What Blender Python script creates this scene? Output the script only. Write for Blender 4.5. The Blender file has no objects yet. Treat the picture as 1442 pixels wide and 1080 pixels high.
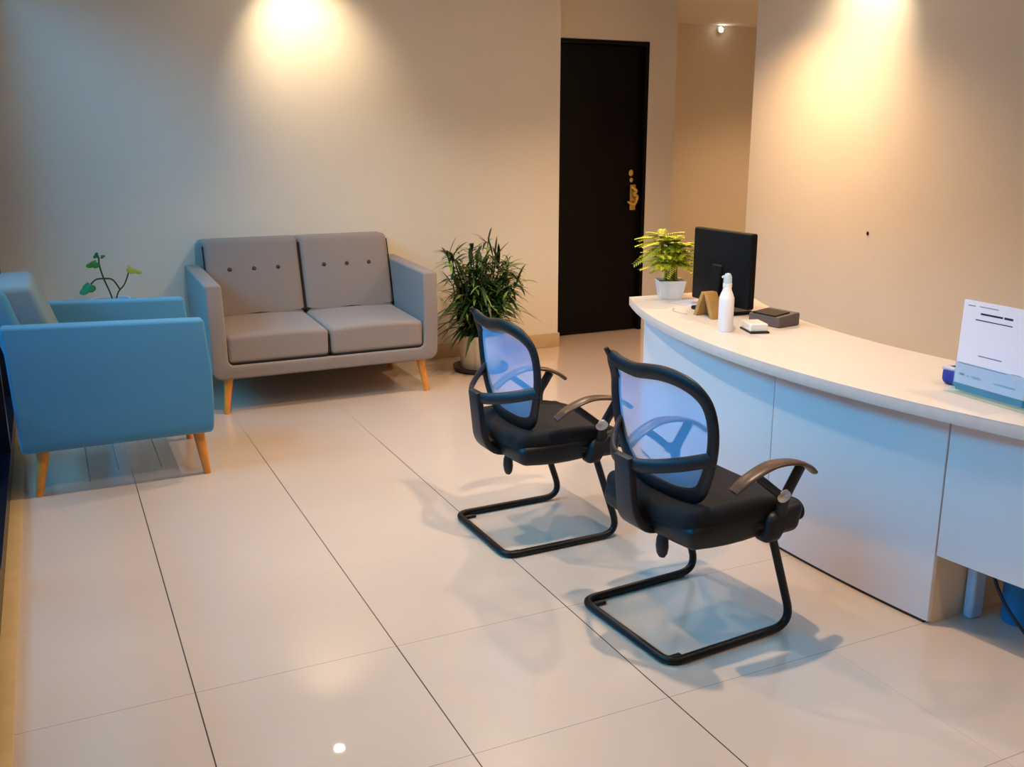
import bpy, bmesh, math, random
from mathutils import Vector, Matrix, Euler
PI = math.pi
S = bpy.context.scene
COL = S.collection

# ------------------------------------------------------------------ helpers
def lin(r, g, b):
    f = lambda c: (c / 255 / 12.92) if c / 255 <= .04045 else ((c / 255 + .055) / 1.055) ** 2.4
    return (f(r), f(g), f(b), 1)

def mat(name, col, rough=.5, metal=0, noise=0, nscale=40, bump=0, bscale=200, spec=.5, trans=0, coat=0, sheen=0, ior=1.45):
    m = bpy.data.materials.new(name); m.use_nodes = True
    n, l = m.node_tree.nodes, m.node_tree.links
    b = n['Principled BSDF']
    b.inputs['Base Color'].default_value = col
    b.inputs['Roughness'].default_value = rough
    b.inputs['Metallic'].default_value = metal
    b.inputs['Specular IOR Level'].default_value = spec
    b.inputs['Transmission Weight'].default_value = trans
    b.inputs['Coat Weight'].default_value = coat
    b.inputs['Sheen Weight'].default_value = sheen
    b.inputs['IOR'].default_value = ior
    tc = n.new('ShaderNodeTexCoord')
    if noise:
        t = n.new('ShaderNodeTexNoise'); t.inputs['Scale'].default_value = nscale; t.inputs['Detail'].default_value = 4
        l.new(tc.outputs['Object'], t.inputs['Vector'])
        r = n.new('ShaderNodeValToRGB')
        r.color_ramp.elements[0].position = .3; r.color_ramp.elements[1].position = .7
        r.color_ramp.elements[0].color = tuple(c * (1 - noise) for c in col[:3]) + (1,)
        r.color_ramp.elements[1].color = tuple(min(1, c * (1 + noise)) for c in col[:3]) + (1,)
        l.new(t.outputs['Fac'], r.inputs['Fac']); l.new(r.outputs['Color'], b.inputs['Base Color'])
    if bump:
        t = n.new('ShaderNodeTexNoise'); t.inputs['Scale'].default_value = bscale; t.inputs['Detail'].default_value = 3
        l.new(tc.outputs['Object'], t.inputs['Vector'])
        u = n.new('ShaderNodeBump'); u.inputs['Strength'].default_value = bump; u.inputs['Distance'].default_value = .002
        l.new(t.outputs['Fac'], u.inputs['Height']); l.new(u.outputs['Normal'], b.inputs['Normal'])
    return m

class MB:
    """collects geometry for ONE mesh object"""
    def __init__(self): self.v = []; self.f = []
    def add(self, vs, fs, fn=None):
        o = len(self.v)
        self.v += [Vector(fn(Vector(p))) if fn else Vector(p) for p in vs]
        self.f += [tuple(i + o for i in q) for q in fs]
        return self
    def box(self, c, s, fn=None):
        x, y, z = (a / 2 for a in s)
        vs = [(c[0] + i * x, c[1] + j * y, c[2] + k * z) for i in (-1, 1) for j in (-1, 1) for k in (-1, 1)]
        return self.add(vs, [(0, 1, 3, 2), (4, 6, 7, 5), (0, 4, 5, 1), (2, 3, 7, 6), (0, 2, 6, 4), (1, 5, 7, 3)], fn)
    def span(self, x0, x1, y0, y1, z0, z1, fn=None):
        return self.box(((x0 + x1) / 2, (y0 + y1) / 2, (z0 + z1) / 2), (x1 - x0, y1 - y0, z1 - z0), fn)
    def rbox(self, c, s, r, fn=None, k=4, m=6):
        h = [a / 2 for a in s]; r = min([r] + [a * .999 for a in h])
        def line(hh):
            a = [-hh + r * (1 - math.tan(PI / 4 * (1 - i / k))) for i in range(k + 1)]
            mid = [a[-1] + (-2 * a[-1]) * i / m for i in range(1, m)]
            return a + mid + [-q for q in reversed(a)]
        L = [line(q) for q in h]; idx = {}; vs = []; fs = []
        def vid(p):
            key = tuple(round(q, 6) for q in p)
            if key not in idx:
                q = Vector([max(-(h[i] - r), min(h[i] - r, p[i])) for i in range(3)])
                d = Vector(p) - q
                w = q + d.normalized() * r if d.length > 1e-9 else Vector(p)
                idx[key] = len(vs); vs.append(w + Vector(c))
            return idx[key]
        for ax in range(3):
            a, b = (ax + 1) % 3, (ax + 2) % 3
            for sg in (-1, 1):
                for i in range(len(L[a]) - 1):
                    for j in range(len(L[b]) - 1):
                        q = []
                        for (ii, jj) in ((i, j), (i + 1, j), (i + 1, j + 1), (i, j + 1)):
                            p = [0, 0, 0]; p[ax] = sg * h[ax]; p[a] = L[a][ii]; p[b] = L[b][jj]; q.append(vid(p))
                        if sg < 0: q.reverse()
                        if len(set(q)) > 2: fs.append(tuple(q))
        return self.add(vs, fs, fn)
    def prism(self, poly, a0, a1, axis='z', fn=None):
        """extrude a 2d polygon; axis z: (x,y)  y: (x,z)  x: (y,z)"""
        P = {'z': lambda u, v, w: (u, v, w), 'y': lambda u, v, w: (u, w, v), 'x': lambda u, v, w: (w, u, v)}[axis]
        n = len(poly)
        vs = [P(u, v, a0) for u, v in poly] + [P(u, v, a1) for u, v in poly]
        fs = [tuple(range(n))[::-1], tuple(range(n, 2 * n))] + [(i, (i + 1) % n, n + (i + 1) % n, n + i) for i in range(n)]
        return self.add(vs, fs, fn)
    def lathe(self, prof, c=(0, 0, 0), n=32, sx=1, sy=1, fn=None, cap=True):
        vs = []; fs = []
        for r, z in prof:
            for i in range(n):
                a = 2 * PI * i / n
                vs.append((c[0] + r * sx * math.cos(a), c[1] + r * sy * math.sin(a), c[2] + z))
        for j in range(len(prof) - 1):
            for i in range(n):
                fs.append((j * n + i, j * n + (i + 1) % n, (j + 1) * n + (i + 1) % n, (j + 1) * n + i))
        if cap: fs.append(tuple(range(n))[::-1]); fs.append(tuple((len(prof) - 1) * n + i for i in range(n)))
        return self.add(vs, fs, fn)
    def tube(self, pts, r, n=10, closed=False, up=None, fn=None):
        """r: scalar, or list of r, or list of (a,b): half sizes across / along the reference direction"""
        pts = [Vector(p) for p in pts]; N = len(pts)
        R = [(q, q) if not isinstance(q, (tuple, list)) else q for q in (r if isinstance(r, list) else [r] * N)]
        ref = Vector(up) if up else None; vs = []; fs = []; prev = None
        for i, p in enumerate(pts):
            if closed: t = pts[(i + 1) % N] - pts[i - 1]
            else: t = pts[min(i + 1, N - 1)] - pts[max(i - 1, 0)]
            t = t.normalized()
            if ref: a = t.cross(ref)
            elif prev is None: a = t.cross(Vector((0, 0, 1)) if abs(t.z) < .9 else Vector((1, 0, 0)))
            else: a = prev - t * prev.dot(t)
            a = a.normalized(); prev = a; b = a.cross(t).normalized()
            for k in range(n):
                th = 2 * PI * k / n
                vs.append(p + a * R[i][0] * math.cos(th) + b * R[i][1] * math.sin(th))
        M = N if closed else N - 1
        for i in range(M):
            for k in range(n):
                j = (i + 1) % N
                fs.append((i * n + k, i * n + (k + 1) % n, j * n + (k + 1) % n, j * n + k))
        if not closed:
            fs.append(tuple(range(n))[::-1]); fs.append(tuple((N - 1) * n + k for k in range(n)))
        return self.add(vs, fs, fn)
    def leaf(self, p0, d, L, w, bend=.3, up=(0, 0, 1), fold=.25, seg=6):
        """lens shaped leaf with real midrib fold, growing along d and drooping"""
        d = Vector(d).normalized(); u = Vector(up); side = d.cross(u)
        side = side.normalized() if side.length > 1e-4 else Vector((1, 0, 0)); nrm = side.cross(d).normalized()
        vs = []; fs = []
        for i in range(seg + 1):
            t = i / seg; c = Vector(p0) + d * (L * t) - Vector((0, 0, 1)) * (bend * L * t * t)
            ww = w * (math.sin(PI * min(1, t * .93 + .06)) ** .8)
            vs += [c - side * ww + nrm * ww * fold, c, c + side * ww + nrm * ww * fold]
            if i:
                o = (i - 1) * 3
                fs += [(o, o + 1, o + 4, o + 3), (o + 1, o + 2, o + 5, o + 4)]
        return self.add(vs, fs)
    def build(self, name, m, parent=None, bevel=0, seg=3, smooth=True, weld=False, sharp=42, subd=0):
        me = bpy.data.meshes.new(name)
        me.from_pydata([tuple(v) for v in self.v], [], self.f)
        bm = bmesh.new(); bm.from_mesh(me)
        if weld: bmesh.ops.remove_doubles(bm, verts=bm.verts, dist=1e-5)
        bmesh.ops.recalc_face_normals(bm, faces=bm.faces)
        if bevel:
            es = [e for e in bm.edges if len(e.link_faces) == 2 and e.calc_face_angle(0) > math.radians(30)]
            bmesh.ops.bevel(bm, geom=es, offset=bevel, segments=seg, profile=.5, affect='EDGES', clamp_overlap=True)
        bm.to_mesh(me); bm.free()
        if smooth:
            me.shade_smooth(); me.set_sharp_from_angle(angle=math.radians(sharp))
        me.materials.append(m)
        o = bpy.data.objects.new(name, me); COL.objects.link(o)
        if parent: o.parent = parent
        if subd:
            q = o.modifiers.new('s', 'SUBSURF'); q.levels = subd; q.render_levels = subd
        return o

def spline(P, n=8, closed=False):
    """Catmull-Rom through control points"""
    P = [Vector(p) for p in P]; N = len(P); out = []
    rng = N if closed else N - 1
    for i in range(rng):
        if closed: a, b, c, d = P[i - 1], P[i], P[(i + 1) % N], P[(i + 2) % N]
        else: a, b, c, d = P[max(i - 1, 0)], P[i], P[i + 1], P[min(i + 2, N - 1)]
        for k in range(n):
            t = k / n
            out.append(.5 * ((2 * b) + (c - a) * t + (2 * a - 5 * b + 4 * c - d) * t * t + (3 * b - a - 3 * c + d) * t ** 3))
    if not closed: out.append(P[-1])
    return out

def fillet(P, r, n=6):
    """polyline with rounded corners"""
    P = [Vector(p) for p in P]; out = [P[0]]
    for i in range(1, len(P) - 1):
        a, b, c = P[i - 1], P[i], P[i + 1]; rr = r[i - 1] if isinstance(r, list) else r
        u = (a - b).normalized(); v = (c - b).normalized()
        p, q = b + u * rr, b + v * rr
        for k in range(n + 1):
            t = k / n
            out.append((1 - t) ** 2 * p + 2 * t * (1 - t) * b + t * t * q)
    out.append(P[-1]); return out

def tag(o, label, cat, group=None, kind=None):
    o['label'] = label; o['category'] = cat
    if group: o['group'] = group
    if kind: o['kind'] = kind
    return o
def struct(o, label=None):
    o['kind'] = 'structure'
    if label: o['label'] = label
    return o
def thing(name, label, cat, loc, rz=0, group=None):
    o = bpy.data.objects.new(name, None); COL.objects.link(o)
    o.empty_display_size = .1; o.location = loc; o.rotation_euler = (0, 0, rz)
    return tag(o, label, cat, group)
def copy_tree(o, parent=None):
    c = o.copy(); COL.objects.link(c)
    if parent: c.parent = parent
    for ch in list(o.children): copy_tree(ch, c)
    return c

# ------------------------------------------------------------------ materials
M = {}
M['wall'] = mat('wall_paint', lin(226, 218, 200), .75, noise=.015, nscale=3, bump=.05, bscale=150)
M['ceil'] = mat('ceiling_paint', lin(232, 228, 220), .8, noise=.01, nscale=3)
M['skirt'] = mat('baseboard_paint', lin(196, 170, 135), .5, noise=.03, nscale=10)
M['sill'] = mat('sill_stone', lin(200, 168, 118), .35, noise=.06, nscale=14)
M['frame'] = mat('window_frame_metal', lin(24, 30, 46), .3, metal=.4, noise=.05, nscale=8)
M['door'] = mat('door_lacquer', lin(8, 7, 10), .5, noise=.08, nscale=6, spec=.18)
M['brass'] = mat('brass', lin(226, 190, 100), .3, metal=.65, noise=.05, nscale=30)
M['sofa'] = mat('sofa_fabric', lin(142, 130, 124), .95, noise=.07, nscale=260, bump=.35, bscale=700, spec=.15, sheen=.15)
M['bluelit_sofa'] = mat('grey_fabric_daylight_tint', lin(76, 136, 172), .95, noise=.07, nscale=260, bump=.35, bscale=700, spec=.15, sheen=.15)  # grey fabric with the window's blue daylight put into its colour
M['piping'] = mat('dark_seam_fabric', lin(22, 22, 26), .9, noise=.05)
M['button'] = mat('button_fabric', lin(70, 62, 60), .9, noise=.08, nscale=200)
M['leg'] = mat('oak_leg', lin(222, 140, 52), .45, noise=.12, nscale=25)
M['black'] = mat('black_plastic', lin(15, 13, 16), .48, noise=.05, nscale=30)
M['seat'] = mat('black_seat_fabric', lin(16, 14, 18), .9, noise=.15, nscale=300, bump=.3, bscale=600)
M['armpad'] = mat('dark_brown_plastic', lin(84, 60, 48), .35, noise=.04, nscale=20)
M['tube'] = mat('black_steel_tube', lin(14, 12, 14), .42, spec=.35, noise=.05, nscale=20)
M['bracket'] = mat('charcoal_plastic', lin(34, 30, 34), .45, noise=.05, nscale=30)
M['metalbit'] = mat('brushed_metal', lin(205, 198, 195), .3, metal=.7, noise=.05, nscale=50)
M['desk'] = mat('desk_laminate', lin(232, 222, 220), .42, noise=.01, nscale=5)
M['deskside'] = mat('desk_side_laminate', lin(224, 205, 175), .5, noise=.03, nscale=12)
M['worktop'] = mat('worktop_laminate', lin(216, 204, 196), .38, noise=.02, nscale=30)
M['edge'] = mat('worktop_edge_band', lin(222, 204, 194), .5, noise=.03, nscale=30)
M['plinth'] = mat('dark_plinth', lin(40, 34, 34), .6, noise=.05)
M['potwhite'] = mat('white_ceramic', lin(238, 234, 230), .3, noise=.02, nscale=10)
M['potcream'] = mat('cream_glazed_pot', lin(222, 208, 182), .4, noise=.04, nscale=10)
M['saucer'] = mat('dark_saucer', lin(34, 24, 22), .45, noise=.05)
M['soil'] = mat('soil', lin(52, 38, 28), 1, noise=.3, nscale=80, bump=.6, bscale=120)
M['palm'] = mat('dark_leaf', lin(34, 62, 26), .4, noise=.35, nscale=18)
M['palmlite'] = mat('light_leaf', lin(120, 150, 62), .4, noise=.25, nscale=18)
M['cane'] = mat('green_cane', lin(66, 70, 36), .6, noise=.2, nscale=40)
M['fern'] = mat('fern_leaf', lin(214, 218, 62), .6, noise=.25, nscale=30)
M['fernstem'] = mat('fern_stem', lin(122, 128, 40), .7, noise=.2, nscale=40)
M['lobed'] = mat('lobed_leaf', lin(44, 112, 34), .45, noise=.25, nscale=25)
M['lobedlite'] = mat('lobed_leaf_pale', lin(150, 160, 40), .45, noise=.25, nscale=25)
M['vine'] = mat('dark_stem', lin(40, 62, 34), .6, noise=.2, nscale=40)
M['monitor'] = mat('monitor_plastic', lin(12, 11, 14), .5, spec=.25, noise=.03, nscale=20)
M['screen'] = mat('monitor_screen', lin(10, 11, 14), .15, noise=.02)
M['bottle'] = mat('white_bottle_plastic', lin(246, 240, 240), .35, noise=.01)

M['wood'] = mat('tan_wood', lin(176, 134, 74), .5, noise=.15, nscale=20)
M['greybox'] = mat('grey_device_plastic', lin(96, 84, 82), .5, noise=.04)
M['paper'] = mat('white_paper', lin(232, 230, 244), .7, noise=.01)
M['ink'] = mat('black_ink', lin(40, 40, 58), .8, noise=.02)
M['greyink'] = mat('grey_ink', lin(130, 132, 150), .8, noise=.02)
M['blueink'] = mat('pale_blue_print', lin(150, 184, 214), .8, noise=.04)
M['tealcard'] = mat('teal_print', lin(20, 116, 140), .6, noise=.12, nscale=25)

M['bluecloth'] = mat('blue_pouch_fabric', lin(40, 56, 150), .7, noise=.1, nscale=60)
M['whiteband'] = mat('pale_zip_band', lin(190, 190, 215), .6, noise=.04)
M['bluebin'] = mat('blue_plastic', lin(40, 130, 190), .4, noise=.06, nscale=12)
M['paleblue'] = mat('pale_blue_plastic', lin(176, 206, 240), .45, noise=.04)
M['cord'] = mat('black_cord', lin(18, 18, 20), .5, noise=.05)
M['palecord'] = mat('pale_cord', lin(222, 196, 176), .5, noise=.03)
M['trimring'] = mat('white_lamp_ring', lin(235, 232, 226), .4, noise=.01)
M['ground'] = mat('outside_paving', lin(60, 66, 74), .7, noise=.15, nscale=5)

def emis(name, col, st):
    m = bpy.data.materials.new(name); m.use_nodes = True
    n = m.node_tree.nodes; n.remove(n['Principled BSDF'])
    e = n.new('ShaderNodeEmission'); e.inputs['Color'].default_value = col; e.inputs['Strength'].default_value = st
    m.node_tree.links.new(e.outputs[0], n['Material Output'].inputs[0]); return m
M['lens'] = emis('lamp_lens', (1, .86, .66, 1), 70)
M['led'] = emis('small_led', (1, .95, .85, 1), 25)

def sheer(name, col, alpha, rough=.5):
    """woven mesh or thin glass: part of the light passes straight through"""
    m = bpy.data.materials.new(name); m.use_nodes = True
    n, l = m.node_tree.nodes, m.node_tree.links; b = n['Principled BSDF']
    b.inputs['Base Color'].default_value = col; b.inputs['Roughness'].default_value = rough
    t = n.new('ShaderNodeBsdfTransparent'); x = n.new('ShaderNodeMixShader')
    w = n.new('ShaderNodeTexNoise'); w.inputs['Scale'].default_value = 900
    mp = n.new('ShaderNodeMapRange'); mp.inputs['To Min'].default_value = alpha - .06; mp.inputs['To Max'].default_value = alpha + .06
    tc = n.new('ShaderNodeTexCoord'); l.new(tc.outputs['Object'], w.inputs['Vector'])
    l.new(w.outputs['Fac'], mp.inputs['Value']); l.new(mp.outputs['Result'], x.inputs['Fac'])
    l.new(t.outputs[0], x.inputs[1]); l.new(b.outputs[0], x.inputs[2]); l.new(x.outputs[0], n['Material Output'].inputs[0])
    return m
M['clear'] = sheer('clear_plastic', lin(214, 232, 240), .75, .12)
M['pocket'] = sheer('blue_tinted_acrylic', lin(120, 190, 226), .2, .1)
M['acryl'] = sheer('acrylic', lin(150, 226, 216), .22, .08)
M['mesh'] = sheer('pale_blue_net', lin(146, 196, 238), .55, .7)

def pane_mat():
    m = bpy.data.materials.new('window_glass'); m.use_nodes = True
    n, l = m.node_tree.nodes, m.node_tree.links; n.remove(n['Principled BSDF'])
    t = n.new('ShaderNodeBsdfTransparent'); t.inputs['Color'].default_value = (.86, .95, 1, 1)
    g = n.new('ShaderNodeBsdfGlossy'); g.inputs['Roughness'].default_value = .02
    fr = n.new('ShaderNodeFresnel'); fr.inputs['IOR'].default_value = 1.3
    x = n.new('ShaderNodeMixShader')
    l.new(fr.outputs[0], x.inputs['Fac']); l.new(t.outputs[0], x.inputs[1]); l.new(g.outputs[0], x.inputs[2])
    l.new(x.outputs[0], n['Material Output'].inputs[0]); return m
M['glass'] = pane_mat()

GX0, GY0, TS = .2358, 2.5854, .6          # tile grid of the floor
def floor_mat():
    m = bpy.data.materials.new('polished_porcelain_tiles'); m.use_nodes = True
    n, l = m.node_tree.nodes, m.node_tree.links; b = n['Principled BSDF']
    geo = n.new('ShaderNodeNewGeometry'); sep = n.new('ShaderNodeSeparateXYZ')
    l.new(geo.outputs['Position'], sep.inputs[0])
    def math_(op, a, bv=None):
        q = n.new('ShaderNodeMath'); q.operation = op
        for i, v in enumerate((a, bv)):
            if v is None: continue
            if isinstance(v, (int, float)): q.inputs[i].default_value = v
            else: l.new(v, q.inputs[i])
        return q.outputs[0]
    def joint(sock, off, half):
        f = math_('FLOORED_MODULO', math_('ADD', sock, -off + TS / 2), TS)
        return math_('LESS_THAN', math_('ABSOLUTE', math_('ADD', f, -TS / 2)), half)
    jx = joint(sep.outputs['X'], GX0, .0019)
    jy = joint(sep.outputs['Y'], GY0, .0010)
    mr = n.new('ShaderNodeMapRange'); mr.inputs['From Min'].default_value = 4.6; mr.inputs['From Max'].default_value = 5.3
    mr.inputs['To Min'].default_value = 1; mr.inputs['To Max'].default_value = .12; l.new(sep.outputs['Y'], mr.inputs['Value'])
    mr2 = n.new('ShaderNodeMapRange'); mr2.inputs['From Min'].default_value = 1.5; mr2.inputs['From Max'].default_value = 2.0
    mr2.inputs['To Min'].default_value = 1; mr2.inputs['To Max'].default_value = .15; l.new(sep.outputs['X'], mr2.inputs['Value'])
    mr3 = n.new('ShaderNodeMapRange'); mr3.inputs['From Min'].default_value = 2.7; mr3.inputs['From Max'].default_value = 3.3
    mr3.inputs['To Min'].default_value = .65; mr3.inputs['To Max'].default_value = .05; l.new(sep.outputs['Y'], mr3.inputs['Value'])
    jx = math_('MULTIPLY', jx, math_('MULTIPLY', mr.outputs[0], mr2.outputs[0]))          # joints fade to the back and to the right
    both = math_('MAXIMUM', jx, math_('MULTIPLY', jy, mr3.outputs[0]))
    for cx_, y0_ in ((.05, 4.60), (.18, 4.72), (.37, 4.68)):        # short thin dark lines under the armchair
        k = math_('MULTIPLY', math_('LESS_THAN', math_('ABSOLUTE', math_('ADD', sep.outputs['X'], -cx_)), .003), math_('MULTIPLY', math_('GREATER_THAN', sep.outputs['Y'], y0_), math_('LESS_THAN', sep.outputs['Y'], 5.35)))
        both = math_('MAXIMUM', both, k)
    # tile tone
    nz = n.new('ShaderNodeTexNoise'); nz.inputs['Scale'].default_value = 1.3; nz.inputs['Detail'].default_value = 5
    l.new(geo.outputs['Position'], nz.inputs['Vector'])
    r = n.new('ShaderNodeValToRGB')
    r.color_ramp.elements[0].position = .3; r.color_ramp.elements[1].position = .75
    r.color_ramp.elements[0].color = lin(202, 179, 160); r.color_ramp.elements[1].color = lin(211, 189, 170)
    l.new(nz.outputs['Fac'], r.inputs['Fac'])
    mx = n.new('ShaderNodeMix'); mx.data_type = 'RGBA'
    l.new(both, mx.inputs['Factor']); l.new(r.outputs['Color'], mx.inputs['A']); mx.inputs['B'].default_value = lin(46, 42, 42)
    l.new(mx.outputs['Result'], b.inputs['Base Color'])
    b.inputs['Roughness'].default_value = .28; b.inputs['Specular IOR Level'].default_value = .35
    b.inputs['Coat Weight'].default_value = .8; b.inputs['Coat Roughness'].default_value = .03
    return m
M['floor'] = floor_mat()

# ------------------------------------------------------------------ the setting
YB, YD, XC, XR, YR, H = 6.3, 6.6, 3.387, 4.40, 5.43, 2.6
XD, YF = 4.58, 8.2
XW, YN = -.30, -2.6
XE = 7.6
struct(MB().span(XW - .10, XE, YN, YF + .1, -.1, 0).build('floor', M['floor'], smooth=False), 'polished cream floor of large square tiles')
struct(MB().span(XW - .10, XE, YN, YF + .1, H, H + .1).build('ceiling', M['ceil'], smooth=False))
struct(MB().span(XW - .10, XC, YB, YD + .1, 0, H).build('wall_back', M['wall'], smooth=False), 'cream wall behind the grey sofa')
# wall that holds the door (opening XC+.0 .. 4.325, 2.24 high)
w = MB(); DX0, DX1, DH = XC - .02, 4.326, 2.243
w.span(DX1, XD, YD, YD + .12, 0, H); w.span(XC - .02, DX1, YD, YD + .12, DH, H); w.span(XC - .02, DX1, YD + .101, YD + .12, 0, DH)  # last span is a slab added behind the door against daylight leaking in
struct(w.build('wall_door', M['wall'], smooth=False), 'cream wall around the black door')
struct(MB().span(XC - .02, XE, YF, YF + .1, 0, H).build('wall_corridor', M['wall'], smooth=False), 'shaded wall at the end of the corridor')
struct(MB().span(XD - .1, XD, YD + .12, YF, 0, H).build('wall_corridor_side', M['wall'], smooth=False))
struct(MB().span(XE - .1, XE, YR, YF, 0, H).build('wall_corridor_end', M['wall'], smooth=False))
struct(MB().span(XR, XR + .18, YN, YR, 0, H).build('wall_right', M['wall'], smooth=False), 'cream wall behind the reception desk')
struct(MB().span(XR + .18, XE, YR - .12, YR, 0, H).build('wall_corridor_near', M['wall'], smooth=False))
struct(MB().span(XW - .1, XR + .18, YN - .1, YN, 0, H).build('wall_front', M['wall'], smooth=False))
struct(MB().span(XW + .06, XC, YB - .012, YB, 0, .105).span(XC - .001, XC + .012, YB - .012, YD, 0, .105)
       .build('baseboard_back', M['skirt'], bevel=.003), 'tan baseboard under the cream back wall')
struct(MB().span(DX1 + .05, XD, YD - .012, YD, 0, .105).build('baseboard_door', M['skirt'], bevel=.003))
struct(MB().span(XR - .012, XR, YN, YR, 0, .105).build('baseboard_right', M['skirt'], bevel=.003))
struct(MB().span(XW - .075, XW + .025, YN, 1.22, 0, H).build('wall_left', M['wall'], smooth=False))  # unseen; its length is set to keep blue daylight near the armchair
# storefront window on the left: sill strip, mullioned frames, panes
struct(MB().span(XW + .025, XW + .075, YN, YB, 0, .004).build('trim_1', M['sill'], bevel=.001), 'tan stone strip along the window')
ys = [6.3, 5.02, 3.5, 1.98, 1.22]
for i in range(4):
    y1, y0 = ys[i], ys[i + 1]
    f = MB()
    f.span(XW - .075, XW + .025, y0, y1, 0, .075); f.span(XW - .075, XW + .025, y0, y1, H - .08, H)
    f.span(XW - .075, XW + .025, y1 - (.03 if i else .16), y1, .075, H - .08); f.span(XW - .075, XW + .025, y0, y0 + .03, .075, H - .08)
    f.span(XW - .06, XW - .02, y0 + .03, y1 - .03, .46, .50)
    wf = struct(f.build('window_%d' % (i + 1), M['frame'], smooth=False), 'dark navy metal window frame at the left')
    MB().span(XW - .044, XW - .036, y0 + .03, y1 - .03, .075, H - .08).build('pane', M['glass'], wf, smooth=False)
struct(MB().span(-5.6, -5.2, YN - 6, YF + 6, -.1, 4.0).build('wall_sky_block', M['ground'], smooth=False))  # dark wall added outside so low sky light stays off the desk
struct(MB().span(XW - 14, XW - .101, YN - 6, YF + 6, -.3, -.06).build('ground_outside', M['ground'], smooth=False))

# door
d = MB().span(XC + .004, DX1 - .034, YD + .03, YD + .075, .006, DH - .034)
dr = struct(d.build('door_1', M['door'], bevel=.003), 'black flush door with brass handle')
MB().span(XC + .002, XC + .004, YD + .02, YD + .1, 0, DH).span(DX1 - .032, DX1 - .002, YD - .006, YD + .1, 0, DH) \
    .span(XC + .004, DX1 - .032, YD - .006, YD + .1, DH - .032, DH - .002).build('door_frame', M['door'], dr, bevel=.002)
hx, hz = 4.205, 1.07
h = MB()                                               # ornate lever handle
h.rbox((hx + .022, YD + .026, hz + .0), (.05, .012, .20), .005)
h.tube(spline([(hx + .022, YD + .02, hz - .02), (hx + .02, YD - .03, hz - .03), (hx - .02, YD - .04, hz - .05), (hx - .062, YD - .036, hz - .028)], 6), [.011] * 13 + [.011, .010, .009, .009, .008, .007], 10)
h.tube(spline([(hx + .005, YD + .01, hz + .085), (hx + .035, YD - .006, hz + .05), (hx + .01, YD - .006, hz + .03), (hx + .045, YD - .006, hz + .005), (hx + .02, YD - .004, hz - .06)], 6), .012, 8)
h.build('door_handle', M['brass'], dr)
MB().lathe([(.0, 0), (.018, .0), (.020, .006), (.014, .014), (0, .016)], n=20, fn=lambda p: (hx + p.x, YD + .03 - p.z, hz + .19 + p.y * 1.3)).build('door_lock', M['brass'], dr)
MB().lathe([(.0, 0), (.013, .0), (.015, .006), (.010, .012), (0, .013)], n=20, fn=lambda p: (hx + .005 + p.x, YD + .03 - p.z, hz + .135 + p.y * 1.2)).build('door_bolt_knob', M['brass'], dr)

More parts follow.
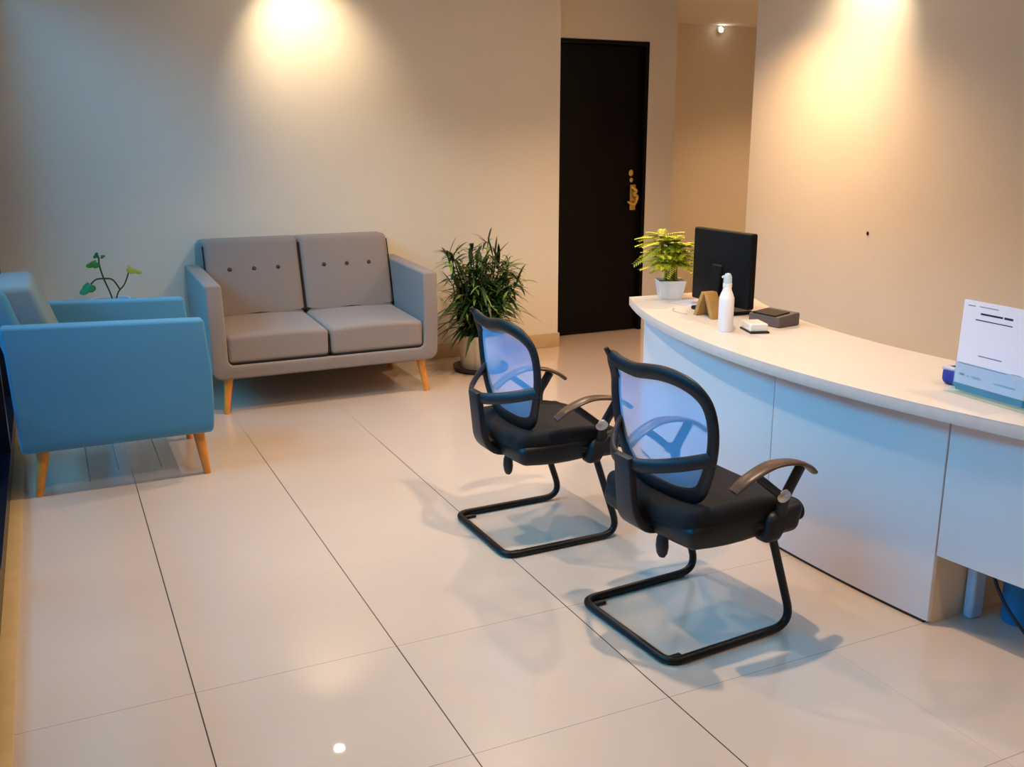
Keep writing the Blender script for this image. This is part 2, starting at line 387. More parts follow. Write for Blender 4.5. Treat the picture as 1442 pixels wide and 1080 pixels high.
# ------------------------------------------------------------------ sofa and armchair
M['cushion'] = mat('grey_fabric_soft_daylight_tint', lin(108, 134, 148), .95, noise=.07, nscale=260, bump=.35, bscale=700, spec=.15, sheen=.15)  # grey cushion fabric, part of the blue daylight mixed into the colour
def sofa_like(name, label, cat, loc, rz, W, ncush, D=.80, buttons=True, fab='sofa', cfab='sofa'):
    """front at local y=0, back towards +y"""
    t = thing(name, label, cat, loc, rz)
    hw = W / 2; aw = .092; zb, zs, zt = .205, .285, .742
    def shape(p):                       # arms rise a little to the back, front edge bulges, sides taper to the bottom
        q = Vector(p); k = (q.z - zb) / (zt - zb)
        q.x *= 1 - .016 * (1 - k)
        if q.z > .5: q.z += .028 * q.y / D
        if q.y < D * .5: q.y += .030 * (k - .45) ** 2 * 2.2 - .004
        else: q.y += .02 * (k - .2)
        return q
    r = .055
    out = [(-hw, zt), (-hw, zb + .30), (-hw, zb + .16)] + [(-hw + r - r * math.cos(a), zb + r - r * math.sin(a)) for a in [PI / 2 * i / 5 for i in range(6)]]
    out += [(-x, z) for x, z in reversed(out)]
    inn = [(hw - aw, zt), (hw - aw, zb + .3), (hw - aw, zs + .02), (hw - aw - .02, zs)]
    inn += [(-x, z) for x, z in reversed(inn)]
    sh = MB()
    N = len(out)
    ring = out + inn
    # quads across the profile: outer i <-> inner mapping handled by an n-gon prism
    sh.prism(ring, .0, D, 'y', shape)
    # loft in four slices for curvature along the depth
    sh.build('frame', M[fab], t, bevel=.016, seg=4, sharp=60)
    # back shell leaning back
    def lean(p, y0=.60):
        q = Vector(p); q.y += (q.z - .45) * .26; q.x *= 1 + .16 * max(0, .90 - q.z); return q
    b = MB().rbox((0, .722, .600), (2 * (hw - .082), .11, .635), .035, lean)
    b.build('back_panel', M[fab], t, sharp=80)
    iw = 2 * (hw - aw) - .006; cw = iw / ncush
    for i in range(ncush):
        cx = -iw / 2 + cw * (i + .5)
        def puff(p, cx=cx):
            q = Vector(p); u = (q.x - cx) / (cw / 2)
            if q.z > .38: q.z += .010 * (1 - u * u) + .018 + .02 * max(0, q.y) / .6
            return q
        c = MB().rbox((cx, .320, .362), (cw - .008, .62, .140), .026, puff)
        cu = c.build('seat_cushion', M[cfab], t, sharp=80)
        x0, x1, z0, z1, rr = cx - cw / 2 + .004, cx + cw / 2 - .004, .293, .425, .03
        pl = fillet([(x0, .03, z1 - .01), (x0, .018, z0), (x1, .018, z0), (x1, .03, z1 - .01)], rr, 6)
        MB().tube(pl, .0055, 8).build('piping', M['piping'], cu)
        def lean2(p, cx=cx):
            q = Vector(p); u = (q.x - cx) / (cw / 2); v = (q.z - .68) / .25
            if q.y < .62: q.y -= .018 * max(0, 1 - u * u) * max(0, 1 - v * v)
            q.y += (q.z - .45) * .30
            return q
        k = MB().rbox((cx, .620, .690), (cw - .006, .15, .47), .030, lean2)
        bc = k.build('back_cushion', M[cfab], t, sharp=80)
        xs = (cx - cw / 2 + .003, cx + cw / 2 - .003)
        for xx in (xs if buttons else ()):
            MB().tube([lean2(Vector((xx, .553, z))) for z in (.49, .6, .75, .89)], .004, 8).build('piping', M['piping'], bc)
        MB().tube([lean2(Vector((x, .553, .482))) for x in (xs[0], cx, xs[1])], .009, 8).build('piping', M['piping'], bc)
        if buttons:
            for j in (-1, 0, 1):
                bx = cx + j * .148
                q = lean2(Vector((bx, .545, .748)))
                MB().lathe([(0, .008), (.008, .007), (.013, .002), (.0135, -.003), (0, -.006)][::-1], n=16,
                           fn=lambda p, q=q: (q.x + p.x, q.y - p.z, q.z + p.y)).build('button', M['button'], bc)
    for sx in (-1, 1):
        for fy in (0, 1):
            xt = sx * (hw - .105); yt = .07 if fy == 0 else D - .09
            xb = sx * (hw - .075); yb = .045 if fy == 0 else D - .05
            MB().tube([(xt, yt, zb + .012), (xb, yb, 0)], [.027, .0155], 14).build('leg', M['leg'], t)
    return t
sofa_like('sofa', 'grey fabric two seat sofa with buttoned back against the cream wall', 'sofa', (1.418, 5.44, 0), 0, 1.366, 2)
sofa_like('armchair', 'grey fabric armchair with blue daylight in its colour, on wooden legs beside the window', 'armchair', (.60, 4.795, 0), PI / 2, .75, 1, D=.81, buttons=False, fab='bluelit_sofa', cfab='cushion')

# ------------------------------------------------------------------ cantilever mesh chairs (local +x is the way it faces)
def visitor_chair(label, loc, rz):
    t = thing('visitor_chair', label, 'chair', loc, rz, 'mesh back chairs in front of the desk')
    hw = .232; r = .0135
    # sled base: one bent tube
    P = [(.06, hw - .10, .388), (.06, hw, .388), (.125, hw, .375), (.250, hw, r), (-.245, hw, r), (-.245, -hw, r), (.250, -hw, r), (.125, -hw, .375), (.06, -hw, .388), (.06, -hw + .10, .388)]
    P = fillet(P, [.03, .03, .085, .05, .05, .085, .03, .03], 8)
    MB().tube(P, r, 14).build('sled_base', M['tube'], t)
    for s in (1, -1):
        MB().rbox((-.20, s * .20, .006), (.05, .02, .012), .005).build('glide', M['black'], t)
    # seat
    def seatf(p):
        q = Vector(p); u = q.x / .24; v = q.y / .24
        q.z += -.03 * max(0, u) ** 3 + .012 * v * v - .012 * (1 - v * v) * (u < 1)
        q.x *= 1 - .05 * v * v
        q.y *= 1 - .10 * max(0, -u) ** 2
        return q
    MB().rbox((.055, 0, .428), (.49, .47, .072), .034, seatf, k=5, m=8).build('seat', M['seat'], t, sharp=80)
    MB().rbox((.03, 0, .382), (.42, .47, .07), .03, lambda p: (p.x, p.y * (1 - .1 * abs(p.x)), p.z - (.02 * (1 - (p.x / .22) ** 2) if p.z < .37 else 0) + .2 * p.y * p.y), k=3).build('seat_pan', M['black'], t, sharp=80)
    # backrest loop: (y, z) half outline, x from a leaning and wrapping surface
    def bx(y, z):
        return -.128 - .07 * (z - .62) + .30 * y * y + .10 * max(0, .58 - z)
    def flare(y, z): return .030 * max(0, (z - .77) / .09) ** 1.5
    ctl = [(0, .470), (.09, .474), (.16, .498), (.205, .552), (.236, .63), (.250, .71), (.249, .775), (.243, .828), (.222, .846), (.175, .836), (.10, .832), (.03, .842),
           (-.05, .852), (-.12, .848), (-.175, .828), (-.210, .785), (-.228, .72), (-.224, .64), (-.196, .552), (-.16, .498), (-.09, .474)]
    pts = spline([Vector((bx(y, z) - flare(y, z), y, z)) for y, z in ctl], 6, closed=True)
    wid = []
    for p in pts:
        top = max(0, min(1, (p.z - .76) / .07)); low = max(0, min(1, (.56 - p.z) / .1))
        wid.append((.022 + .002 * top + .006 * low, .012))
    fr = MB().tube(pts, wid, 12, closed=True, up=(1, 0, 0)).build('backrest_frame', M['black'], t, sharp=80)
    # raised horn at the upper corner, swept back a little
    h0 = [(bx(y, z) - flare(y, z), y, z) for y, z in ((.240, .78), (.238, .82), (.240, .850), (.246, .874))]
    MB().tube(spline(h0, 6), [(.022 - .012 * i / 18, .012 - .005 * i / 18) for i in range(19)], 12, up=(1, 0, 0)).build('horn', M['black'], fr, sharp=80)
    # mesh panel
    mv = MB(); cy, cz = 0, .66; K = 9; n = len(pts); vs = []; fs = []
    for k in range(K + 1):
        f = k / K
        for p in pts:
            y, z = cy + (p.y - cy) * f, cz + (p.z - cz) * f
            vs.append((bx(y, z) - flare(y, z), y, z))
    for k in range(K):
        for i in range(n):
            j = (i + 1) % n
            fs.append((k * n + i, k * n + j, (k + 1) * n + j, (k + 1) * n + i))
    mv.add(vs, fs).build('back_mesh', M['mesh'], t, weld=True, sharp=180)
    # lumbar bar across the back, bowed to the rear, and the spine that carries it
    lum = spline([(bx(.23, .62) + .0, .232, .632), (-.195, .15, .600), (-.25, .06, .582), (-.25, -.05, .580), (-.195, -.15, .600), (bx(.23, .62), -.232, .628)], 8)
    MB().tube(lum, [(.022, .009)] * len(lum), 12, up=(1, 0, 0)).build('lumbar_bar', M['bracket'], t, sharp=80)
    sp = fillet([(.06, 0, .345), (-.235, 0, .355), (-.262, 0, .60)], .09, 8)
    MB().tube(sp, [(.042, .014)] * len(sp), 14, up=(0, 1, 0), fn=None).build('spine', M['bracket'], t, sharp=80) if False else None
    # broad L-shaped spine as a strip of real thickness
    vs = []; fs = []; m = len(sp)
    for i, p in enumerate(sp):
        tdir = (sp[min(i + 1, m - 1)] - sp[max(i - 1, 0)]).normalized(); nn = Vector((-tdir.z, 0, tdir.x))
        wdt = .038 + .012 * math.sin(PI * i / (m - 1))
        for a, b_ in ((-1, -1), (1, -1), (1, 1), (-1, 1)):
            vs.append(p + Vector((0, a * wdt, 0)) + nn * (.013 * b_))
        if i:
            o = (i - 1) * 4
            fs += [(o + k, o + (k + 1) % 4, o + 4 + (k + 1) % 4, o + 4 + k) for k in range(4)]
    fs += [(0, 1, 2, 3), (4 * m - 4, 4 * m - 3, 4 * m - 2, 4 * m - 1)]
    MB().add(vs, fs).build('spine', M['bracket'], t, bevel=.005, sharp=50)
    # tilt knob hanging under the seat at the rear
    MB().lathe([(0, -.085), (.012, -.084), (.020, -.072), (.024, -.05), (.022, -.025), (.014, -.006), (.010, .02), (0, .021)], (-.155, -.065, .355), n=20, sx=.75).build('tilt_knob', M['black'], t)
    # armrests
    for s in (1, -1):
        y = s * .262
        ap = spline([(-.055, y * .98, .525), (-.005, y, .560), (.08, y * 1.01, .588), (.17, y, .582), (.235, y * .98, .558), (.275, y * .96, .530)], 6)
        aw = [(.012 + .017 * math.sin(PI * min(1, .22 + .72 * i / (len(ap) - 1))), .0085) for i in range(len(ap))]
        ar = MB().tube(ap, aw, 14, up=(0, 0, 1)).build('armrest', M['armpad'], t, sharp=80)
        sp1 = spline([(.205, y, .563), (.18, y, .525), (.155, y, .485), (.148, y * .97, .44), (.15, y * .93, .385)], 5)
        MB().tube(sp1, [(.012, .020)] * len(sp1), 12).build('arm_support', M['black'], ar)
        sp2 = spline([(.02, y, .566), (.062, y, .535), (.11, y, .498), (.15, y * .985, .470)], 5)
        MB().tube(sp2, [(.011, .013)] * len(sp2), 10).build('arm_strut', M['black'], ar)
        MB().rbox((.160, s * .228, .395), (.14, .075, .095), .026, lambda p: (p.x + .25 * (p.z - .388), p.y, p.z - .02 * (p.x < .15)), k=3).build('arm_bracket', M['black'], ar, sharp=80)
        MB().lathe([(0, 0), (.018, 0), (.021, .004), (.015, .010), (0, .011)], n=18, fn=lambda p, s=s, y=y: (.138 + p.x * 1.35, y * .97 + s * (.012 + p.z),   .482 + p.y)).build('arm_cover_cap', M['metalbit'], ar)
    return t
c2 = visitor_chair('mesh back visitor chair on black sled base, nearest the camera', (1.755, 2.365, 0), math.radians(4))
c1 = copy_tree(c2); c1.location = (1.655, 3.25, 0); c1.rotation_euler = (0, 0, math.radians(1.0))
c1['label'] = 'mesh back visitor chair on black sled base, farther one toward the potted palm'

# ------------------------------------------------------------------ reception desk
CX, CY = 5.585, 2.60
def arc(R, y0, y1, n=28):
    return [(CX - math.sqrt(R * R - (y - CY) ** 2), y) for y in [y0 + (y1 - y0) * i / n for i in range(n + 1)]]
DZ = .75
desk = thing('reception_desk', 'curved white reception desk with cream top in front of the right wall', 'desk', (2.7, 2.6, 0))
def wl(p): return Vector(p) - Vector((2.7, 2.6, 0))
front = arc(3.33, 1.11, 4.09); back = arc(2.71, 1.13, 4.05)
poly = front + back[::-1]
MB().prism(poly, DZ - .04, DZ - .002, 'z', wl).build('worktop', M['edge'], desk, bevel=.002)
MB().prism(poly, DZ - .002, DZ, 'z', wl).build('worktop_surface', M['worktop'], desk)
def parc(x0, y0, y1, n): return [(x0 + 5 - math.sqrt(25 - (y - 2.55) ** 2), y) for y in [y0 + (y1 - y0) * i / n for i in range(n + 1)]]
def panel(x0, y0, y1, z0, z1, th=.018, n=16):
    a = parc(x0, y0, y1, n); b = parc(x0 + th, y0, y1, n)
    return MB().prism(a + b[::-1], z0, z1, 'z', wl)
RP = 2.390
panel(RP, 2.732, 3.90, .012, .708).build('front_panel', M['desk'], desk, bevel=.001)
panel(RP, 1.972, 2.728, .012, .708).build('front_panel', M['desk'], desk, bevel=.001)
panel(RP + .006, 1.99, 3.88, 0, .012).build('plinth', M['plinth'], desk)
panel(RP, 1.24, 1.966, .245, .708).build('modesty_panel', M['desk'], desk, bevel=.001)
def rad(R, y): return CX - math.sqrt(R * R - (y - CY) ** 2)
def pf(y): return RP + 5 - math.sqrt(25 - (y - 2.55) ** 2) + .018
MB().span(pf(1.97), rad(2.80, 1.97), 1.975, 1.993, 0, .708, wl).build('side_panel', M['deskside'], desk, bevel=.001)
MB().span(pf(3.88), rad(2.80, 3.88), 3.872, 3.89, 0, .708, wl).build('side_panel', M['deskside'], desk, bevel=.001)
MB().span(pf(1.22), rad(2.80, 1.22), 1.215, 1.235, 0, .708, wl).build('side_panel', M['deskside'], desk, bevel=.001)
MB().add([(2.572, 2.295, DZ + .0003), (2.574, 2.292, DZ + .0003), (2.702, 2.385, DZ + .0003), (2.70, 2.388, DZ + .0003)], [(0, 1, 2, 3)], wl).build('worktop_joint', M['edge'], desk)

# ------------------------------------------------------------------ plants
random.seed(7)
# potted palm beside the sofa
pl = thing('potted_palm', 'tall bushy green houseplant in cream pot on dark saucer beside the sofa', 'plant', (2.56, 5.86, 0))
MB().lathe([(0, 0), (.165, 0), (.185, .012), (.19, .034), (.178, .036), (.165, .018), (0, .016)], n=40).build('saucer', M['saucer'], pl)
MB().lathe([(0, .018), (.128, .018), (.138, .03), (.145, .235), (.150, .25), (.138, .252), (.132, .215), (0, .215)], n=40).build('pot', M['potcream'], pl)
MB().lathe([(0, .20), (.13, .20), (.13, .222), (0, .228)], n=30).build('soil', M['soil'], pl)
canes = MB(); dark = MB(); lite = MB()
heads = []
for i in range(44):
    a = random.uniform(0, 2 * PI); rr = .10 * math.sqrt(random.random())
    p0 = Vector((rr * math.cos(a), rr * math.sin(a), .21))
    hgt = random.uniform(.18, .54) if i > 7 else random.uniform(.46, .62)
    sp = .55 if i > 7 else .28
    p1 = p0 + Vector((math.cos(a) * rr * 1.2 * sp * 2 + random.uniform(-.16, .16), math.sin(a) * rr * sp * 2 + random.uniform(-.06, .06), hgt))
    mid = (p0 + p1) / 2 + Vector((random.uniform(-.02, .02), random.uniform(-.02, .02), .02))
    cp = spline([p0, mid, p1], 5)
    canes.tube(cp, [.0065 - .003 * k / (len(cp) - 1) for k in range(len(cp))], 6)
    heads.append(p1)
    tall = i <= 7
    for fr, cnt in ((.35, 4), (.55, 5), (.75, 6), (.9, 6), (1.0, 6)):
        q = cp[int(fr * (len(cp) - 1))]
        for k in range(cnt):
            b = random.uniform(0, 2 * PI); el = random.uniform(-.15, .75) if fr < 1 else random.uniform(.35, 1.35)
            dd = Vector((math.cos(b) * math.cos(el), math.sin(b) * math.cos(el) * .8, math.sin(el)))
            L = random.uniform(.10, .22) * (1.0 if not tall else .85)
            T = lite if random.random() < (.26 if q.z > .42 else .06) else dark
            T.leaf(q, dd, L, random.uniform(.008, .014), bend=random.uniform(.15, .75), seg=6)
# long arching leaves on the rim
for k in range(30):
    b = random.uniform(0, 2 * PI); z = random.uniform(.27, .52)
    q = Vector((math.cos(b) * .10, math.sin(b) * .08, z)); el = random.uniform(.05, .6)
    dark.leaf(q, (math.cos(b) * math.cos(el), math.sin(b) * math.cos(el) * .8, math.sin(el)), random.uniform(.22, .36), .013, bend=random.uniform(.35, .8), seg=8)
for (x, z, dx, dz) in ((-.24, .66, -.6, .9), (-.20, .70, .15, 1), (.12, .84, -.3, 1), (.14, .84, .05, 1), (.14, .83, .6, .8), (-.1, .74, .2, 1), (-.16, .68, -1, .25), (.15, .69, 1, .05), (.2, .58, 1, .05)):
    dark.leaf((x * .8, 0, z - .08), (dx, -.1, dz), .16, .010, bend=.12, seg=6)
    canes.tube(spline([(x * .3, 0, .45), (x * .7, 0, z - .2), (x * .8, 0, z - .07)], 4), .004, 6)
canes.build('stems', M['cane'], pl)
dark.build('foliage', M['palm'], pl, sharp=180)
lite.build('lighter_foliage', M['palmlite'], pl, sharp=180)  # paler leaves, set more often toward the top

# lobed plant in a tall pot behind the armchair
lp = thing('lobed_leaf_plant', 'sparse plant with lobed green leaves standing behind the armchair at the wall', 'plant', (.285, 6.02, 0))
MB().lathe([(0, 0), (.085, 0), (.09, .02), (.105, .605), (.108, .625), (.098, .625), (.094, .58), (0, .58)], n=36).build('pot', M['potwhite'], lp)
MB().lathe([(0, .55), (.094, .55), (.095, .605), (.05, .615), (0, .617)], n=26).build('soil', M['soil'], lp)
st = MB()
def lobed(o, c, u, v, s):
    """three-lobed leaf in the plane of u (tip) and v (side), with a little thickness"""
    c, u, v = Vector(c), Vector(u).normalized(), Vector(v).normalized(); nn = u.cross(v).normalized()
    prof = []
    for i in range(40):
        a = 2 * PI * i / 40
        r = s * (.62 + .38 * abs(math.cos(1.5 * a)) ** .7) * (1 - .45 * max(0, -math.cos(a)) ** 4)
        prof.append((r * math.cos(a), r * math.sin(a)))
    vs = [c + nn * .002, c - nn * .002]
    for x, y in prof: vs.append(c + u * x + v * y * .8 + nn * (.002 - .35 * y * y / s))
    for x, y in prof: vs.append(c + u * x + v * y * .8 - nn * (.0005 + .35 * y * y / s))
    n = 40; fs = []
    for i in range(n):
        j = (i + 1) % n
        fs += [(0, 2 + i, 2 + j), (1, 2 + n + j, 2 + n + i), (2 + i, 2 + n + i, 2 + n + j, 2 + j)]
    o.add(vs, fs)
st.tube(spline([(.015, 0, .59), (.0, 0, .66), (-.025, 0, .74), (-.042, 0, .82), (-.040, 0, .868)], 5), .0045, 8)
st.tube(spline([(.02, 0, .59), (.045, 0, .66), (.08, 0, .70), (.105, 0, .755), (.115, 0, .79)], 5), .004, 8)
st.tube(spline([(.055, 0, .675), (.02, -.01, .735), (-.03, -.015, .745), (-.07, -.02, .742), (-.10, -.02, .715)], 5), .0045, 8)
st.build('stems', M['vine'], lp)
l1 = MB(); lobed(l1, (-.075, -.02, .835), (-.9, -.2, -.35), (.3, -.8, -.5), .042); lobed(l1, (-.052, -.01, .875), (.1, -.2, .95), (.9, -.5, 0), .022); lobed(l1, (-.022, -.01, .872), (1, -.2, .1), (.1, .6, .6), .016)
l1.build('leaf', M['lobed'], lp)
l2 = MB(); lobed(l2, (-.120, -.02, .698), (-.75, -.1, -.7), (.6, -.6, -.35), .052); l2.build('leaf', M['lobed'], lp)
l3 = MB(); lobed(l3, (.135, -.02, .792), (.85, -.35, -.42), (.2, .95, .25), .055); l3.build('leaf', M['lobedlite'], lp)

# feathery fern in a square white pot on the desk
fp = thing('potted_fern', 'small yellow-green feathery plant in square white pot on the desk end', 'plant', (2.775, 3.98, DZ), math.radians(-24))
def sq(w, z): return [(-w, -w, z), (w, -w, z), (w, w, z), (-w, w, z)]
vs = sq(.052, 0) + sq(.069, .092) + sq(.062, .092) + sq(.058, .072)
fs = [(3, 2, 1, 0)]
for k in range(3):
    for i in range(4): fs.append((k * 4 + i, k * 4 + (i + 1) % 4, k * 4 + 4 + (i + 1) % 4, k * 4 + 4 + i))
fs.append((12, 13, 14, 15))
MB().add(vs, fs).build('pot', M['potwhite'], fp, bevel=.006)
MB().rbox((0, 0, .070), (.112, .112, .02), .008).build('soil', M['soil'], fp)
stm = MB(); fol = MB(); random.seed(21)
stems = [(-.030, -.01, 1), (-.022, .01, 1), (.008, 0, .9), (.022, .012, .85), (.03, -.015, .7), (-.005, .02, .8)]
for i, (x, y, k) in enumerate(stems):
    top = Vector((x * 1.6 + random.uniform(-.02, .02), y * 1.5, .10 + .205 * k))
    cp = spline([(x, y, .078), (x * .9, y, .15), top], 5)
    stm.tube(cp, [.008 - .004 * j / 10 for j in range(len(cp))] if i < 4 else .004, 8)
    for tier in range(5):
        q = cp[int(len(cp) * (.62 + .09 * tier)) if int(len(cp) * (.62 + .09 * tier)) < len(cp) else -1]
        for br in range(4):
            b = random.uniform(0, 2 * PI); L = random.uniform(.07, .15) * (1.05 - .06 * tier); el = random.uniform(-.25, .28) + .05 * tier
            dd = Vector((math.cos(b) * math.cos(el), math.sin(b) * math.cos(el), math.sin(el)))
            sidev = dd.cross(Vector((0, 0, 1))).normalized()
            stm.tube([q, q + dd * L * .5 - Vector((0, 0, .004)), q + dd * L - Vector((0, 0, .018))], .0013, 5)
            for j in range(9):
                tt = .18 + .82 * j / 8; c = q + dd * L * tt - Vector((0, 0, .018 * tt * tt))
                for s in (-1, 1):
                    fol.leaf(c, dd * .65 + sidev * s * .9 + Vector((0, 0, .1)),   .040 * (1.1 - .7 * tt) + .010, .0056, bend=.2, seg=3)
for (x, y, z, dx, dz, L) in ((-.06, -.02, .27, -1, -.75, .16), (.08, -.03, .265, 1, .15, .09), (.1, -.02, .24, 1, -.3, .08)):
    dd = Vector((dx, -.15, dz)).normalized(); sidev = dd.cross(Vector((0, 1, 0))).normalized()
    stm.tube([(x * .3, y, z - .02), (x, y, z), Vector((x, y, z)) + dd * L], .0015, 5)
    for j in range(14):
        tt = j / 13; c = Vector((x, y, z)) + dd * L * tt
        for s in (-1, 1):
            fol.leaf(c, dd * .7 + sidev * s * .8, .034 * (1.15 - .7 * tt), .0042, bend=.15, seg=3)
stm.build('stems', M['fernstem'], fp)
fol.build('foliage', M['fern'], fp, sharp=180)

# ------------------------------------------------------------------ things on the desk
mo = thing('computer_monitor', 'black computer monitor seen from behind on the desk', 'monitor', (2.78, 3.545, DZ))
MB().rbox((-.02, 0, .205), (.040, .415, .335), .010, lambda p: (p.x - (.012 if p.x < -.03 and abs(p.y) < .16 and .1 < p.z < .3 else 0), p.y, p.z)).build('housing', M['monitor'], mo, sharp=60)
MB().span(.0005, .0022, -.198, .198, .048, .362).build('screen', M['screen'], mo)
MB().rbox((-.052, 0, .12), (.035, .075, .20), .010, lambda p: (p.x - (.2 - p.z) * .12 + .006, p.y, p.z)).build('stand_neck', M['monitor'], mo)
MB().rbox((-.02, 0, .009), (.17, .24, .018), .008).build('stand_base', M['monitor'], mo)

sb = thing('sanitizer_bottle', 'white pump bottle of hand sanitizer with clear nozzle on the desk', 'bottle', (2.49, 3.165, DZ), math.radians(-20))
prof = [(.034, 0), (.037, .004), (.038, .128), (.037, .140), (.030, .156), (.022, .172), (.020, .186)]
MB().lathe([(0, 0)] + prof + [(0, .186)], n=36, sx=.8, sy=1.0).build('body', M['bottle'], sb)
MB().lathe([(0, .182), (.0185, .182), (.0185, .198), (.012, .201), (0, .201)], n=24).build('collar', M['bottle'], sb)
MB().lathe([(0, .196), (.0170, .196), (.0175, .202), (.0165, .226), (.011, .238), (0, .241)], n=28).build('nozzle_cap', M['clear'], sb)
MB().tube([(0, 0, .226), (-.016, .006, .226), (-.021, .008, .221)], .005, 8).build('spout', M['clear'], sb)

ws = thing('wooden_stand', 'small tan wooden easel stand under the monitor edge', 'stand', (2.63, 3.465, DZ))
def bar(a, b, w, th):
    return MB().tube([a, b], [(th, w)] * 2, 4)
for (a, b) in (((-.0, .058, .0), (0, .012, .112)), ((0, -.065, 0), (0, -.004, .112))):
    MB().add([(-.035, a[1] - .012, 0), (-.035, a[1] + .012, 0), (.035, a[1] + .012, 0), (.035, a[1] - .012, 0),
              (-.03, b[1] - .010, .112), (-.03, b[1] + .010, .112), (.03, b[1] + .010, .112), (.03, b[1] - .010, .112)],
             [(0, 1, 2, 3), (4, 5, 6, 7), (0, 1, 5, 4), (1, 2, 6, 5), (2, 3, 7, 6), (3, 0, 4, 7)]).build('leg', M['wood'], ws, bevel=.002)
MB().add([(.02, .05, .002), (.02, -.056, .002), (.028, -.002, .108), (.028, .012, .108), (.025, .05, .002), (.025, -.056, .002), (.033, -.002, .108), (.033, .012, .108)],
         [(0, 1, 2, 3), (4, 5, 6, 7), (0, 1, 5, 4), (1, 2, 6, 5), (2, 3, 7, 6), (3, 0, 4, 7)]).build('back_plate', M['wood'], ws)

tel = thing('telephone_console', 'low dark grey desk console beside the monitor stand', 'telephone', (2.775, 3.20, DZ), math.radians(8))
MB().rbox((0, 0, .026), (.13, .17, .05), .006, lambda p: (p.x, p.y, p.z * (1 + .12 * p.x / .08))).build('body', M['greybox'], tel, sharp=60)
MB().rbox((-.02, .0, .0535), (.09, .13, .007), .003, lambda p: (p.x, p.y, p.z * (1 + .12 * p.x / .08))).build('top_plate', M['monitor'], tel, sharp=60)
wb = thing('card_box', 'small white box with black underside beside the sanitizer bottle', 'box', (2.60, 3.115, DZ), math.radians(-18))
MB().rbox((0, 0, .022), (.075, .11, .032), .005).build('lid', M['potwhite'], wb, sharp=60)
MB().rbox((0, -.005, .004), (.082, .125, .008), .003).build('base', M['cord'], wb, sharp=60)
tag(MB().tube(spline([(2.605, 3.70, DZ + .003), (2.57, 3.66, DZ + .003), (2.565, 3.60, DZ + .003), (2.575, 3.55, DZ + .003)], 6), .003, 8).build('cord', M['palecord']),
    'short pale cord lying on the desk beside the wooden stand', 'cord')
tag(MB().add([(-.09, -.12, .0004), (.09, -.12, .0004), (.09, .12, .0004), (-.09, .12, .0004), (-.09, -.12, .0012), (.09, -.12, .0012), (.09, .12, .0012), (-.09, .12, .0012)],
             [(3, 2, 1, 0), (4, 5, 6, 7), (0, 1, 5, 4), (1, 2, 6, 5), (2, 3, 7, 6), (3, 0, 4, 7)],
             lambda p: Matrix.Rotation(.2, 3, 'Z') @ Vector(p) + Vector((2.80, 3.76, DZ))).build('paper_sheet', M['paper']),
    'white sheet of paper lying on the desk between fern pot and monitor', 'paper')

# notice in an acrylic stand
sg = thing('notice_stand', 'clear acrylic sign stand holding a white printed notice on the desk', 'sign', (2.525, 1.915, DZ), math.radians(-3))
MB().rbox((.008, 0, .004), (.08, .320, .008), .003).build('base_plate', M['acryl'], sg, sharp=60)
tl = lambda p: (p.x + .03 * p.z, p.y, p.z)
MB().span(-.002, .002, -.170, .140, .008, .085, tl).span(-.002, .002, -.170, -.112, .085, .12, tl).build('teal_card', M['tealcard'], sg)
MB().span(.006, .009, -.170, .144, .008, .20, tl).build('back_sheet', M['acryl'], sg)
pz0, pz1, pw = .030, .292, .128; pc = .018
pp = MB().span(-.0050, -.0036, -pw + pc, pw + pc, pz0, pz1, tl).build('notice_sheet', M['paper'], sg)
def stroke(y0, y1, z, hgt, m, name):
    # y runs from the reader's left (+) to right (-)
    MB().span(-.0054, -.0051, y1 + pc, y0 + pc, z - hgt / 2, z + hgt / 2, tl).build(name, m, pp)
stroke(.112, .085, .276, .003, M['greyink'], 'small_print'); stroke(.070, .000, .277, .0022, M['greyink'], 'small_print')
stroke(.062, -.018, .256, .0055, M['ink'], 'heading'); stroke(-.023, -.054, .256, .0065, M['ink'], 'heading')
stroke(.078, -.055, .236, .0030, M['ink'], 'text_line')
stroke(.050, -.035, .128, .0035, M['greyink'], 'text_line')
stroke(.118, -.060, .094, .0018, M['ink'], 'rule'); stroke(-.075, -.11, .098, .0015, M['greyink'], 'rule')
stroke(.110, .092, .060, .007, M['greyink'], 'logo_mark'); stroke(.084, .072, .058, .005, M['blueink'], 'logo_mark')
stroke(.064, .030, .058, .008, M['blueink'], 'logo_mark'); stroke(-.02, -.095, .056, .005, M['blueink'], 'small_print')
MB().span(-.0095, -.0080, -.112, .146, .008, .098, tl).build('front_pocket', M['pocket'], sg)

bp = thing('blue_pouch', 'small dark blue pouch with pale zip band behind the notice stand', 'pouch', (2.60, 2.10, DZ), math.radians(6))
MB().rbox((0, 0, .030), (.06, .10, .058), .020, lambda p: (p.x * (1 - 2 * max(0, p.z - .03)), p.y, p.z)).build('body', M['bluecloth'], bp, sharp=80)
MB().rbox((-.002, 0, .053), (.050, .098, .012), .005).build('zip_band', M['whiteband'], bp, sharp=80)

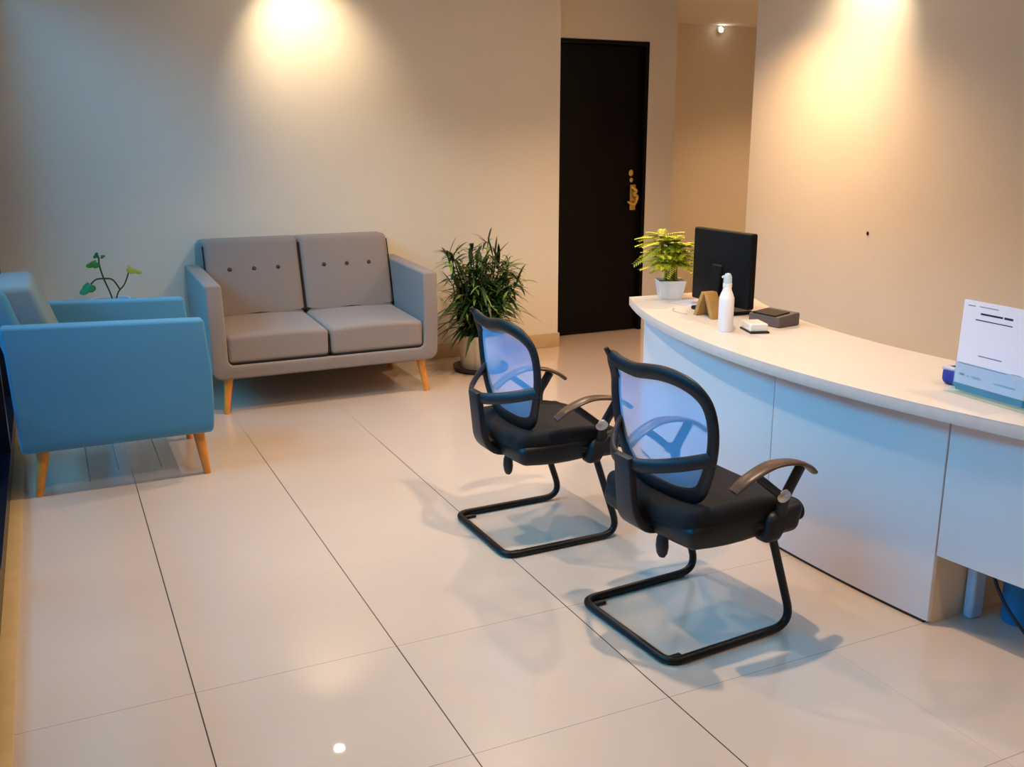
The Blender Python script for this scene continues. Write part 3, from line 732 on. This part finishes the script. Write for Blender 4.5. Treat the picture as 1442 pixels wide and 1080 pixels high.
# under the desk
fb = thing('blue_bin', 'blue plastic bin under the desk behind the black cable', 'bin', (2.715, 1.865, 0))
vs = []
fb_prof = [(.085, 0), (.09, .006), (.105, .29), (.112, .30), (.102, .302), (.098, .28), (.08, .012)]
MB().lathe([(0, 0)] + fb_prof + [(0, .012)], n=36, sx=.58, sy=.58).build('body', M['bluebin'], fb)
MB().lathe([(.0645, .295), (.068, .297), (.068, .312), (.063, .314), (.0615, .3), (.0645, .295)], n=36, cap=False).build('rim', M['bluebin'], fb)
pb = tag(MB().rbox((0, 0, .19), (.06, .035, .38), .012, lambda p: Vector((2.605, 1.95, 0)) + Vector(p)).build('storage_case', M['paleblue'], sharp=60),
         'tall pale blue case standing under the desk against its side panel', 'case')
tag(MB().tube(spline([(2.60, 1.90, .50), (2.57, 1.89, .30), (2.56, 1.85, .18), (2.55, 1.76, .09), (2.57, 1.62, .008), (2.70, 1.50, .006)], 8), .0055, 8).build('power_cable', M['cord']),
    'black cable hanging from under the desk down to the floor', 'cable')

# little fittings on the walls
tag(MB().lathe([(0, 0), (.009, 0), (.010, .004), (.005, .010), (0, .011)], n=16, fn=lambda p: (XR - p.z, 4.30 + p.x * .8, .975 + p.y * 1.2)).build('wall_screw', M['plinth']),
    'small dark screw plug in the cream wall right of the monitor', 'screw')
cl = thing('corridor_lamp', 'tiny bright spot lamp high on the shaded corridor wall', 'lamp', (6.18, YF, 2.56))
MB().lathe([(0, 0), (.035, 0), (.035, .02), (.028, .03), (0, .03)], n=20, fn=lambda p: (p.x, -p.z, p.y)).build('housing', M['trimring'], cl)
MB().lathe([(0, .028), (.024, .03), (.018, .042), (0, .046)], n=18, fn=lambda p: (p.x, -p.z, p.y)).build('bulb', M['led'], cl)

# ------------------------------------------------------------------ ceiling downlights: fitting + spot each
def downlight(x, y, target, power, cone, blend, col, label, group=None, size=.03):
    t = thing('ceiling_downlight', label, 'lamp', (x, y, H), 0, group)
    MB().lathe([(.036, 0), (.056, 0), (.058, -.005), (.050, -.008), (.036, -.004), (.036, 0)], n=30, cap=False).build('trim_ring', M['trimring'], t)
    MB().lathe([(0, -.002), (.035, -.002), (.035, -.0005), (0, -.0005)], n=26).build('lens', M['lens'], t)
    L = bpy.data.lights.new('downlight', 'SPOT'); L.energy = power; L.color = col; L.spot_size = math.radians(cone); L.spot_blend = blend; L.shadow_soft_size = size
    o = bpy.data.objects.new('downlight_beam', L); COL.objects.link(o)
    o.location = (x, y, H - .03)
    o.rotation_euler = (Vector(target) - o.location).to_track_quat('-Z', 'Y').to_euler()
WARM = (1, .775, .53)
downlight(1.446, 5.835, (1.58, 6.3, 2.05), 46, 84, 1, WARM, 'round recessed ceiling downlight over the sofa')
downlight(XR - .42, 4.30, (XR, 4.46, 2.15), 34, 84, 1, WARM, 'round recessed ceiling downlight over the desk side wall')
G = 'recessed ceiling downlights over the open floor'
for (x, y, p, c) in ((1.8, 2.5, 130, WARM), (3.3, 1.7, 42, WARM), (.8, 3.9, 100, WARM), (2.2, 4.7, 105, WARM), (3.7, 4.7, 150, (1, .60, .31)), (6.6, 6.7, 120, (1, .62, .34)), (2.0, -.3, 70, WARM)):  # all out of view; some added to brighten desk top, back wall, near floor
    downlight(x, y, (x, y, 0), p, 130, .9, c, 'unseen round recessed ceiling downlight over the open floor', G)

# ------------------------------------------------------------------ daylight
wd = bpy.data.worlds.new('World'); S.world = wd; wd.use_nodes = True
bg = wd.node_tree.nodes['Background']
bg.inputs['Color'].default_value = (.025, .48, .88, 1); bg.inputs['Strength'].default_value = 13

# ------------------------------------------------------------------ camera
cam = bpy.data.cameras.new('Camera'); co = bpy.data.objects.new('Camera', cam); COL.objects.link(co)
yaw, pitch, roll = .445148, .248924, .001214
cam.sensor_width = 36; cam.lens = 1356.5 / 1442 * 36; cam.clip_start = .05
fw = Vector((math.sin(yaw) * math.cos(pitch), math.cos(yaw) * math.cos(pitch), -math.sin(pitch)))
ri = Vector((math.cos(yaw), -math.sin(yaw), 0)); dn = fw.cross(ri)
r2 = math.cos(roll) * ri + math.sin(roll) * dn; d2 = -math.sin(roll) * ri + math.cos(roll) * dn
co.matrix_world = Matrix(((r2.x, -d2.x, -fw.x, 0), (r2.y, -d2.y, -fw.y, 0), (r2.z, -d2.z, -fw.z, 1.52421), (0, 0, 0, 1)))
S.camera = co
S.view_settings.view_transform = 'Standard'; S.view_settings.look = 'None'
S.view_settings.gamma = 1; S.view_settings.use_curve_mapping = False
S.view_settings.exposure = 0.1
